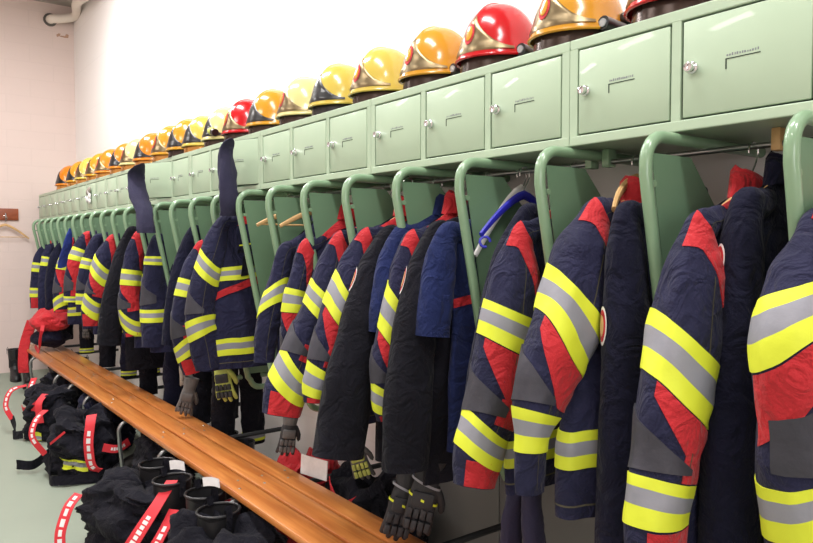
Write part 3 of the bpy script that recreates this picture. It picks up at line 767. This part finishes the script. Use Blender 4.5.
trousers(160, 318, 392, 1.72, 'dark trousers below the jacket with the grey forearm', 9, 'black')
trousers(140, 315, 375, 1.72, 'dark trousers below the bright red yoked jacket', 8, 'plain', True)
trousers(118, 310, 365, 1.72, 'dark trousers below the long black jacket in the far bays', 8)
trousers(96, 300, 352, 1.72, 'dark trousers below the round grey elbow in the far bays', 7, 'black', True)
trousers(76, 295, 338, 1.72, 'dark trousers above the red clothing bundle on the bench', 6)
# visible hangers
pw = atX(498, 228, 1.62)
def tip_hanger(tipu, tipv, topu, topv, Xc, label, m='hangerwood', half=.2, bar=True, flat_=False, hook=True):
    """hanger whose aisle-side tip shows at tip pixel and crown at top pixel, crown at X = Xc"""
    c = atX(topu, topv, Xc)
    t = atX(tipu, tipv, Xc-half)
    if flat_:
        c = atY(topu, topv, t.y)
        return hanger(Xc, t.y, c.z, half, label, m, drop=max(.03, c.z-t.z), bar=bar, hook=hook)
    return hanger(Xc, c.y, c.z, half, label, m, drop=max(.03, c.z-t.z), bar=bar, hook=hook, dy=(c.y-t.y))
tip_hanger(614, 211, 636, 180, 1.69, 'pale wooden hanger over the plain navy jacket right of middle', half=.17)
tip_hanger(444, 249, 468, 226, 1.66, 'pale wooden hanger holding the blue short-sleeved shirt', half=.17)
tip_hanger(475, 257, 521, 190, 1.70, 'white plastic hanger beside the blue one', 'white', half=.20, bar=False)
bh_ = tip_hanger(481, 236, 524, 196, 1.68, 'bright blue plastic hanger with curl at its end', 'blueplastic', half=.20, bar=False)
tp_ = atX(485, 238, 1.49)
build('end_curl', MB().tube([tp_+RT*(.016*math.cos(k/10*2*PI))+UP*(.016*math.sin(k/10*2*PI)-.012) for k in range(9)], .0045, 8), 'blueplastic', bh_)
tip_hanger(257, 226, 277, 213, 1.66, 'empty pale wooden hanger, left one of the two near the middle', half=.18, flat_=True)
tip_hanger(280, 227, 304, 212, 1.66, 'empty pale wooden hanger, right one of the two near the middle', half=.18, flat_=True)
tip_hanger(397, 250, 408, 238, 1.60, 'pale wooden hanger tip showing beside the narrow blue shirt', half=.1, bar=False)
# hanger on the far board
hc = atY(5, 225, YE-.05); e = atY(29, 239, YE-.05)
hanger(hc.x, YE-.05, hc.z, e.x-hc.x, 'empty wooden hanger on the hook board of the far wall', drop=hc.z-e.z, hookz=ph.z-.02+.01, group='hanger on the far wall')

# ------------------------------------------------------------------ draped cloths over the open doors
def drape(path, label, m, name, Yd, X):
    pts = [atX(u, v, X) for (u, v, h) in path]
    ws = [h*depth(p)/F for p, (u, v, h) in zip(pts, path)]
    S = Sleeve(pts, ws, .55, 5.5+Yd, .14)
    root = build(name, sleeve_mesh(S, 28, 40), [m, 'lining'])
    return tag(root, label, 'hood', 'dark cloths draped over locker doors')
drape([(143, 163, 4), (136, 175, 8), (139, 195, 9), (144, 213, 8.5), (146, 233, 9)], 'dark navy cloth hood draped over the open locker door at left', 'purple', 'cloth_hood', 1, 1.36)
drape([(231, 138, 4), (226, 150, 7), (227, 175, 9.5), (229, 200, 9), (228, 216, 8)], 'dark navy cloth hood draped below the smaller red helmet', 'purple', 'cloth_hood', 2, 1.42)
# blue cloth far
pts = [(70, 228, 1.5), (68, 243, 4), (64.5, 260, 5.5), (62, 280, 5.5), (62, 303, 4.5)]
pp = [atX(u, v, 1.39) for u, v, h in pts]
tag(build('blue_cloth', sleeve_mesh(Sleeve(pp, [h*depth(p)/F for p, (u, v, h) in zip(pp, pts)], .6, 9.1, .1), 20, 30), ['bright_blue', 'lining']), 'bright blue cloth hanging from a divider in the far bays', 'cloth')
# paper decoration on a far locker
pd = atX(88.5, 196, XF-.012)
dz = MB()
for i in range(7):
    dz.ell((XF-.014, pd.y+random.uniform(-.05, .05), pd.z+random.uniform(-.05, .06)), (.012, .03, .028), 8, 6, i % 2)
tag(build('door_decoration', dz, ['paper', 'gloveb']), 'small whitish paper flower stuck on a far locker door', 'decoration')

# ------------------------------------------------------------------ boots
def make_boot(h=.33, top_r=.072):
    """toe towards local -x (aisle), rests on z=0"""
    root = empty('rubber_boot', (0, 0, 0), '', 'boot')
    prof = [ # z, cx, rx, ry
        (.012, -.055, .150, .050), (.03, -.055, .152, .053), (.06, -.045, .142, .052), (.09, -.02, .112, .05), (.115, .01, .08, .05), (.15, .025, .064, .052),
        (.2, .028, .064, .056), (.26, .026, .07, .062), (h, .024, top_r, top_r*.92)]
    def sh(a, t):
        x = t*(len(prof)-1); i = min(len(prof)-2, int(x)); f = x-i
        z, c, rx, ry = [lerp(prof[i][k], prof[i+1][k], f) for k in range(4)]
        an = 2*PI*a; rr = 1+.05*nz(math.cos(an)*1.5, math.sin(an)*1.5, z*14)
        return Vector((c+rx*rr*math.cos(an), ry*rr*math.sin(an)*(1+.12*math.cos(an)*-1 if z < .1 else 1), z))
    mb = MB().grid(sh, 28, 32, True)
    mb.grid(lambda a, t: Vector((prof[-1][1]+prof[-1][2]*(1-.14*min(1, t*4))*math.cos(2*PI*a), prof[-1][3]*(1-.14*min(1, t*4))*math.sin(2*PI*a), h-t*.2)), 28, 5, True, 1)
    mb.grid(lambda a, t: Vector((prof[-1][1]+.06*t*math.cos(2*PI*a), .055*t*math.sin(2*PI*a), h-.2)), 28, 1, True, 1)
    build('shaft', mb, ['rubber', 'lining'], root, shift=False)
    so = MB().grid(lambda a, t: Vector((-.055+(.155 if t < 1 else 0)*math.cos(2*PI*a), (.056 if t < 1 else 0)*math.sin(2*PI*a)*(1-.12*math.cos(2*PI*a)), .018*min(1, t*2) if t < 1 else .018)), 28, 3, True)
    so.f.append(tuple(range(28))); so.m.append(0)
    build('sole', so, 'rubber', root, shift=False)
    rim = MB().tube([(prof[-1][1]+prof[-1][2]*math.cos(2*PI*k/28), prof[-1][3]*math.sin(2*PI*k/28), h) for k in range(29)], .005, 8, cap=False)
    build('top_rim', rim, 'rubber', root, shift=False)
    lab(build('reflective_strip', MB().grid(lambda a, t: sh(.62+.10*a, .45+.06*t)+Vector((-.002, -.002, 0)), 8, 2), 'rubberpatch', root, shift=False), 'grey shin strip')
    for s in (-1, 1):
        build('pull_loop', MB().ribbon([(.024, s*(top_r*.92+.004), h-.05), (.024, s*(top_r*.92+.009), h+.005), (.024, s*(top_r*.92-.002), h+.03), (.024, s*(top_r*.92-.010), h)], (1, 0, 0), .022), 'black', root, shift=False)
    return root
BOOT = make_boot(); BUSED = [False]
def boot_part(parent, x, y, rz, s):
    o = copy_tree(BOOT, parent); o.name = 'rubber_boot'
    for k in ('label', 'category', 'group'):
        if k in o: del o[k]
    o.location = Vector((x, y, 0))-origin(parent); o.rotation_euler = (0, 0, rz); o.scale = (s, s, s)
    return o
def boot(x, y, z, rz, label, s=1.0, tilt=0, group='black rubber boots'):
    if not BUSED[0]: o = BOOT; BUSED[0] = True
    else: o = copy_tree(BOOT)
    o.location = (x, y, z); o.rotation_euler = (0, tilt, rz); o.scale = (s, s, s)
    o['label'] = label; o['group'] = group
    return o
# ------------------------------------------------------------------ trousers bundles
def bundle(x, y, rx, ry, h, rz, label, seed, m='black', straps=(), band_a=None, feet=True, flap=None):
    root = empty('turnout_trousers', (x, y, 0), label, 'trousers', 'turnout trousers bunched over boots')
    cz, sz = math.cos(rz), math.sin(rz)
    def wd(p): return Vector((x+p[0]*cz-p[1]*sz, y+p[0]*sz+p[1]*cz, p[2]))
    def surf(a, t, off=0):
        prof = [(.74, .0), (.98, .04), (1.05, .22), (.93, .36), (1.0, .50), (1.0, .66), (.86, .80), (.88, .92), (.66, 1.0), (.40, .97), (.02, .86)]
        xx = t*(len(prof)-1); i = min(len(prof)-2, int(xx)); f = xx-i; f = f*f*(3-2*f)
        r, z = lerp(prof[i][0], prof[i+1][0], f), lerp(prof[i][1], prof[i+1][1], f)
        ca, sa = math.cos(a), math.sin(a)
        n1 = nz(ca*1.4+seed, sa*1.4, z*2.5); n2 = nz(ca*3.2, sa*3.2+seed, z*6); n3 = nz(ca*7+seed, sa*7, z*11)
        n4 = abs(nz(ca*2.2-seed, sa*2.2+z*5, z*3)); n5 = nz(ca*1.1, sa*1.1+seed, z*8+2*n1); n6 = abs(nz(ca*1.6+seed, sa*1.6, z*10+3*n1)); rr = r*(1+.22*n1+.08*n2+.03*n3-.10*n4+.13*n5-.20*n6+.07)
        return wd((rx*rr*ca+off*ca, ry*rr*sa+off*sa, max(.004, h*z*(1+.22*nz(ca*1.5, sa*1.5+seed*2, 3.3)+.08*n2))))
    bo = build('legs', MB().grid(lambda a, t: surf(2*PI*a, t), 84, 64, True), m, root)
    if band_a:
        for (a0, a1, t0, t1) in band_a:
            mb = MB()
            def fn(aa, b_):
                return surf(dg(lerp(a0, a1, aa)), lerp(t0, t1, b_), .006)
            mb.grid(fn, 12, 6, False, 0, lambda i, j: 1 if 2 <= j < 4 else 0)
            lab(build('reflective_band', mb, ['yellow', 'silver'], bo), 'yellow and silver leg band')
    for st in straps:
        pts = [wd(p) for p in st['p']]
        q_ = [cr(pts, i/24) for i in range(25)]
        sd = Vector(st.get('side', (0, 0, 1)))
        s = build('brace', MB().ribbon(q_, sd, st.get('w', .045), .004), st.get('m', 'strap'), root)
        if st.get('txt'):
            mb = MB()
            t0, t1 = st['txt']
            for d in range(6):
                a_ = lerp(t0, t1, d/6); b_ = a_+(t1-t0)/6*.72
                q2 = [cr(pts, lerp(a_, b_, i/4)) for i in range(5)]
                mb.ribbon(q2, sd, st.get('w', .045)*(.42 if d % 2 else .34), .0062)
            lab(build('strap_print', mb, 'paper', s), 'white print on the strap')
    return root

# left-hand row in front of / below the bench
bundle(1.07, 4.92, .20, .24, .40, .1, 'black turnout trousers with yellow band bunched on the floor, second pile from the far wall', 1.3, 'black',
   straps=[dict(p=[(-.17, .20, .40), (-.25, .13, .36), (-.28, .10, .26), (-.22, .05, .15)], side=(.8, -.6, 0), w=.04, txt=(.2, .8), m='strap'),
           dict(p=[(-.22, .06, .16), (-.21, -.02, .05), (-.24, -.10, .03), (-.22, -.20, .04), (.0, -.28, .03)], side=(0, .3, 1), w=.06, m='black'),
           dict(p=[(-.10, .32, .10), (-.24, .22, .05), (-.33, .26, .06), (-.30, .30, .04)], side=(0, 0, 1), w=.06, m='black'),
           dict(p=[(-.02, -.22, .42), (-.05, -.28, .38), (-.07, -.30, .26), (-.05, -.29, .12), (.0, -.30, .08)], side=(.8, -.6, 0), w=.06, txt=(.35, .85)),
           dict(p=[(.02, -.29, .22), (.1, -.31, .2), (.18, -.3, .23)], side=(0, 0, 1), w=.05, txt=(.3, .8)),
           dict(p=[(-.20, .02, .22), (-.22, -.08, .25), (-.17, -.18, .33)], side=(-.3, .2, 1), w=.014)],
   band_a=[(205, 255, .20, .33)])
bundle(1.08, 6.05, .19, .24, .36, -.1, 'black turnout trousers with red flap bunched on the floor, pile nearest the far wall', 4.1, 'black',
   straps=[dict(p=[(-.15, .25, .36), (-.26, .24, .33), (-.30, .22, .22), (-.26, .17, .12)], side=(.8, -.6, 0), w=.04, txt=(.2, .8)),
           dict(p=[(-.26, .18, .13), (-.24, .10, .04), (-.26, 0, .03), (-.2, -.1, .05)], side=(0, .3, 1), w=.06, m='black'),
           dict(p=[(-.19, .04, .22), (-.19, -.06, .22), (-.15, -.16, .24), (-.10, -.24, .30)], side=(-.2, .1, 1), w=.06),
           dict(p=[(-.05, -.20, .36), (-.10, -.26, .30), (-.09, -.27, .16)], side=(.8, -.6, 0), w=.05)],
   band_a=[(225, 245, .08, .18)])
PILE_C = bundle(1.02, 3.46, .25, .29, .36, .25, 'navy turnout trousers with red braces bunched over two open boots, left of the bench', 7.7, 'black',
   straps=[dict(p=[(-.22, .20, .30), (-.28, .18, .26), (-.33, .16, .16), (-.34, .14, .08)], side=(.8, -.6, 0), w=.05, txt=(.1, .9)),
           dict(p=[(-.34, .14, .08), (-.36, .10, .03), (-.33, -.02, .02), (-.24, -.2, .03)], side=(.2, .2, 1), w=.07, m='black'),
           dict(p=[(-.0, -.24, .40), (-.12, -.30, .33), (-.22, -.30, .22), (-.30, -.26, .08)], side=(.8, -.6, .2), w=.06, txt=(.45, .75)),
           dict(p=[(-.05, -.33, .3), (-.16, -.37, .2), (-.26, -.34, .05)], side=(.8, -.6, .2), w=.05, txt=(.3, .9))])
PILE_D = bundle(1.12, 2.72, .24, .29, .36, -.1, 'dark turnout trousers with boots standing in them, pile nearest the camera under the bench', 11.9, 'black',
   straps=[dict(p=[(-.26, .10, .25), (-.29, .06, .22), (-.29, .02, .16)], side=(.8, -.6, 0), w=.05, txt=(.2, .8)),
           dict(p=[(.08, .26, .34), (.10, .2, .37), (.13, .12, .33)], side=(1, .2, 0), w=.05, txt=(.2, .8))])
bundle(1.30, 6.75, .20, .22, .34, .4, 'black turnout trousers with white tag under the far part of the bench', 15.2, 'black',
   straps=[dict(p=[(-.18, .12, .33), (-.25, .06, .25), (-.26, .02, .12)], side=(.8, -.6, 0), w=.05, txt=(.2, .9))])
bundle(1.34, 5.45, .20, .24, .36, 0, 'dark navy trousers under the bench behind the pile with the yellow band', 18.2, 'plain')
bundle(1.36, 4.2, .16, .2, .34, .3, 'dark trousers in the shade under the middle of the bench', 21.0, 'black')
# behind the bench under the coats
bundle(1.74, 2.55, .19, .26, .46, 0, 'black trousers with red side and white tag behind the bench', 24.3, 'black',
   straps=[dict(p=[(-.16, .10, .46), (-.2, .02, .45), (-.2, -.06, .40), (-.12, -.1, .43)], side=(0, .2, 1), w=.03),
           dict(p=[(-.05, -.26, .30), (-.09, -.30, .2), (-.07, -.3, .08)], side=(.8, -.6, 0), w=.10)])
bundle(1.74, 3.12, .17, .2, .42, 0, 'red and black trousers bunched behind the bench near the glove', 27.3, 'red')
tg = MB(); c0 = atX(312, 467, 1.55)
tg.add([c0+Vector((0, .10, .035)), c0+Vector((.03, -.085, .04)), c0+Vector((.02, -.09, -.045)), c0+Vector((-.01, .09, -.05))]+[c0+Vector((.004, .10, .035)), c0+Vector((.034, -.085, .04)), c0+Vector((.024, -.09, -.045)), c0+Vector((-.006, .09, -.05))], [(0, 1, 2, 3), (7, 6, 5, 4), (0, 4, 5, 1), (1, 5, 6, 2), (2, 6, 7, 3), (3, 7, 4, 0)])
tag(build('paper_tag', tg, 'paper', smooth=False), 'white paper tag lying on the black trousers behind the bench', 'tag')

# boots: in the piles and in the shade below the bench
for (px, rz, who) in [((158, 464), .2, PILE_C), ((173, 480), .2, PILE_C), ((206, 493), .1, PILE_D), ((219, 511), .1, PILE_D)]:
    p = atZ(px[0], px[1], .40)
    boot_part(who, p.x-.03, p.y, rz, 1.22)
for (px, rz, lb, s) in [
   ((139, 472), .0, 'tall black rubber boot standing behind the pile with the yellow band', 1.15),
   ((152, 462), .2, 'black rubber boot half hidden behind the tall boot near the bench leg', 1.05),
   ((21, 381), 1.5, 'black boot nearest the far wall, right one of the corner pair', 1.0),
   ((9, 380), 1.5, 'black boot nearest the far wall, left one of the corner pair', 1.0),
   ((60, 384), 1.5, 'black boot under the far bench end, nearer of two', 1.0),
   ((48, 380), 1.5, 'black boot under the far bench end, farther of two', 1.0),
   ((75, 392), 1.5, 'black boot beside the farthest trouser pile', 1.0)]:
    p = atZ(px[0], px[1], 0)
    boot(p.x+.06, p.y, 0, rz, lb, s)
for (x, y, lb) in [(1.62, 3.75, 'black boot behind the bench right of the hanging grey gloves'), (1.62, 3.98, 'black boot behind the bench left of the hanging grey gloves'),
                   (1.60, 4.5, 'black boot behind the bench below the dark jackets, nearer one'), (1.62, 4.72, 'black boot behind the bench below the dark jackets, farther one')]:
    boot(x, y, 0, 0, lb, 1.1)
wt = [(atX(177, 466, 1.13), .08, .04, 'crumpled white paper tag on the big pile left of the bench'), (atX(211, 483, 1.13), .08, .035, 'white paper tag above the nearest pile under the bench edge')]
for c, w, hh, lb in wt:
    mb = MB().grid(lambda a, t: c+Vector(((a-.5)*w*.6, (.5-a)*w*.8+(t-.5)*hh*.3, (t-.5)*hh+.006*math.sin(a*3))), 8, 4)
    mb.grid(lambda a, t: c+Vector(((a-.5)*w*.6+.003, (.5-a)*w*.8+(t-.5)*hh*.3+.003, (t-.5)*hh+.006*math.sin(a*3))), 8, 4)
    tag(build('paper_tag', mb, 'paper'), lb, 'tag')

# red bundle sitting on the far end of the bench
rb = empty('clothes_bundle', (1.38, 7.6, .452), 'red and black bundle of clothing lying on the far end of bench', 'clothes')
yb = 7.6
def lump(c, r, seed):
    c = Vector(c)
    def f(a, t):
        d = Vector((math.cos(2*PI*a)*math.sin(PI*t), math.sin(2*PI*a)*math.sin(PI*t), math.cos(PI*t)))
        k = 1+.25*nz(d.x*1.6+seed, d.y*1.6, d.z*1.6)+.12*nz(d.x*4, d.y*4+seed, d.z*4)
        return c+Vector((d.x*r[0]*k, d.y*r[1]*k, d.z*r[2]*k))
    return MB().grid(f, 32, 22, True)
build('dark_cloth', lump((1.37, yb, .58), (.16, .20, .10), 2), 'plain', rb)
build('red_cloth', lump((1.37, yb-.02, .74), (.17, .20, .12), 5), 'red', rb)
q_ = [Vector(p) for p in ((1.27, yb-.2, .72), (1.24, yb-.22, .60), (1.235, yb-.2, .48), (1.24, yb-.05, .47), (1.24, yb+.05, .5))]
build('red_strap', MB().ribbon([cr(q_, i/16) for i in range(17)], (.3, .2, 1), .035), 'strap', rb)
q_ = [Vector(p) for p in ((1.24, yb+.2, .72), (1.19, yb+.23, .55), (1.165, yb+.22, .44), (1.155, yb+.2, .3), (1.16, yb+.2, .22))]
build('hanging_tail', MB().ribbon([cr(q_, i/16) for i in range(17)], (.8, -.6, 0), .10, .012), 'red', rb)
lab(build('reflective_tab', MB().box((1.225, yb-.02, .55), (1.235, yb+.06, .575), 0, .003), 'yellow', rb), 'yellow tab')

# ------------------------------------------------------------------ gloves
def glove(u, v, X, length_px, rz, m1, m2, label, roll=0, spread=1.0, flip=1, cuffm=None, line=False):
    """hanging glove, fingers down; (u,v) = middle of the wrist"""
    w = atX(u, v, X); Ls = length_px*depth(w)/F; s = Ls/.24
    root = empty('work_glove', w, label, 'glove', 'work gloves hanging below the jackets')
    def tr(p):    # local: x across hand, y thickness, z down
        x, y, z = p; x *= flip
        cr_, sr = math.cos(roll), math.sin(roll); x, z = x*cr_-z*sr, x*sr+z*cr_
        c, sn = math.cos(rz), math.sin(rz)
        return w+Vector((x*c-y*sn, x*sn+y*c, -z))*s
    # cuff
    def cu(a, t):
        z = -.03+.08*t; k = lerp(1.15, .92, t)
        return tr((math.cos(2*PI*a)*.043*k, math.sin(2*PI*a)*.026*k, z))
    cf = MB().grid(cu, 18, 6, True); cf.grid(lambda a, t: tr((math.cos(2*PI*a)*.047*lerp(1, .8, t), math.sin(2*PI*a)*.028*lerp(1, .8, t), -.03+.03*t)), 18, 2, True)
    build('cuff', cf, cuffm or m2, root)
    h = MB()
    def pm(a, t):
        z = .04+.105*t; wv = .039+.008*math.sin(min(1, t*1.2)*PI*.6)
        k = 1 if .0 < t < 1 else .86
        return tr((math.cos(2*PI*a)*wv*k, math.sin(2*PI*a)*(.023-.005*t)*k+.004*nz(math.cos(2*PI*a)*2, t*4, u), z))
    h.grid(pm, 20, 8, True)
    k = len(h.v)
    for (x0, ln, sp, bend) in ((-.034, .068, -.010, .016), (-.0115, .084, -.003, .020), (.0115, .088, .003, .018), (.033, .076, .011, .014)):
        pts = [(x0, 0, .125), (x0+sp*.25*spread, bend*.05, .15), (x0+sp*.6*spread, bend*.4, .15+ln*.4), (x0+sp*spread, bend, .15+ln*.75), (x0+sp*1.2*spread, bend*1.6, .15+ln*.95), (x0+sp*1.2*spread, bend*1.7, .15+ln)]
        h.tube([tr(p) for p in pts], [r*s for r in (.0125, .0128, .0122, .0112, .009, .003)], 10)
    th = [(.034, 0, .06), (.05, .006, .085), (.062, .012, .11), (.066, .016, .135), (.066, .018, .146)]
    h.tube([tr(p) for p in th], [r*s for r in (.014, .0145, .0135, .011, .003)], 10)
    build('hand', h, m1, root)
    if line:
        for z0, mm, nm in ((.098, 'yellow', 'yellow_line'), (.045, 'silver', 'silver_line')):
            ln = MB().grid(lambda a, t: tr((math.cos(2*PI*a)*.0505, math.sin(2*PI*a)*.0285, z0+.012*math.cos(2*PI*a)+.008*t)), 20, 1, True)
            build(nm, ln, mm, root)
    tabs = MB()
    for x0 in (-.034, -.0115, .0115, .033):
        for z0 in (.15, .19):
            tabs.box((x0-.009, -.0225, z0-.016), (x0+.009, -.004, z0+.016), 0, .003)
    tabs.box((-.036, -.028, .075), (.036, -.012, .125), 0, .006)
    tabs.v = [tr(v_) for v_ in tabs.v]
    build('back_pads', tabs, m2, root)
    return root
glove(220, 360, 1.47, 44, -.75, 'glovey', 'glovek', 'yellow and grey work glove hanging below the front-facing jacket', roll=-.15, spread=1.4, cuffm='glovey')
glove(191, 382, 1.50, 36, -.5, 'gloveg', 'gloveg', 'plain grey work glove hanging lowest beside the yellow glove', roll=.25, spread=1.5)
glove(184, 357, 1.48, 32, -.2, 'gloveb', 'gloveb', 'beige leather glove hanging just above the plain grey glove', roll=-.1, spread=.6)
glove(352, 438, 1.60, 46, -.7, 'gloveg', 'glovey', 'grey glove with yellow finger pads behind the bench', roll=-.3, spread=1.3)
glove(291, 416, 1.50, 42, -.3, 'glovek', 'gloveg', 'black and grey glove hanging under a red cuff', roll=.15)
glove(430, 468, 1.46, 74, -.75, 'glovek', 'glovek', 'black glove with yellow line, right one of the pair nearest the camera', roll=.22, spread=.5, line=True)
glove(410, 474, 1.46, 72, -.5, 'glovek', 'glovek', 'black glove with yellow line, left one of the pair nearest the camera', roll=.25, spread=.5, line=True)
glove(86, 322, 1.47, 18, -.6, 'glovek', 'gloveg', 'small dark glove hanging in the far bays', roll=0)
# dark leggings below the scuffed sleeve
lg = empty('knit_leggings', atX(525, 490, 1.6), 'dark purple navy cloth legs hanging below the scuffed grey sleeve', 'leggings')
for pth in ([(522, 455, 8), (517, 490, 10), (512, 525, 12), (508, 580, 12)], [(535, 450, 9), (532, 490, 11), (533, 525, 12), (538, 580, 12)]):
    pp = [atX(u, v, 1.55) for u, v, h in pth]
    build('leg', sleeve_mesh(Sleeve(pp, [h*depth(p)/F for p, (u, v, h) in zip(pp, pth)], .8, pth[0][0], .1), 20, 30), ['purple', 'lining'], lg)
# ring on the hem of the near turnout jacket
rg = atX(548, 425, 1.46)

# ------------------------------------------------------------------ lights
def area(name, loc, rot, sx, sy, e, col=(1, 1, 1)):
    l = bpy.data.lights.new(name, 'AREA'); l.shape = 'RECTANGLE'; l.size = sx; l.size_y = sy; l.energy = e; l.color = col
    o = bpy.data.objects.new(name, l); COL.objects.link(o); o.location = loc; o.rotation_euler = rot; return o
for y in (-.8, 1.6, 4.0, 6.4):
    area('ceiling_lamp', (.75, y, 4.25), (0, 0, 0), .35, 1.5, {6.4: 100, 4.0: 80}.get(y, 60), (1, .98, .97))
for y in (0, 3.2, 6.4):
    area('aisle_lamp', (-1.6, y, 4.25), (0, 0, 0), .35, 1.5, 44, (1, .97, .94))
area('near_fill', (-1.3, YB+.05, 2.0), (PI/2, 0, 0), 2.2, 1.5, 55, (.97, .98, 1))  # added fill light for the near coats; no window stands there
w = bpy.data.worlds.new('world'); SC.world = w; w.use_nodes = True
w.node_tree.nodes['Background'].inputs[0].default_value = (1, 1, 1, 1); w.node_tree.nodes['Background'].inputs[1].default_value = .15
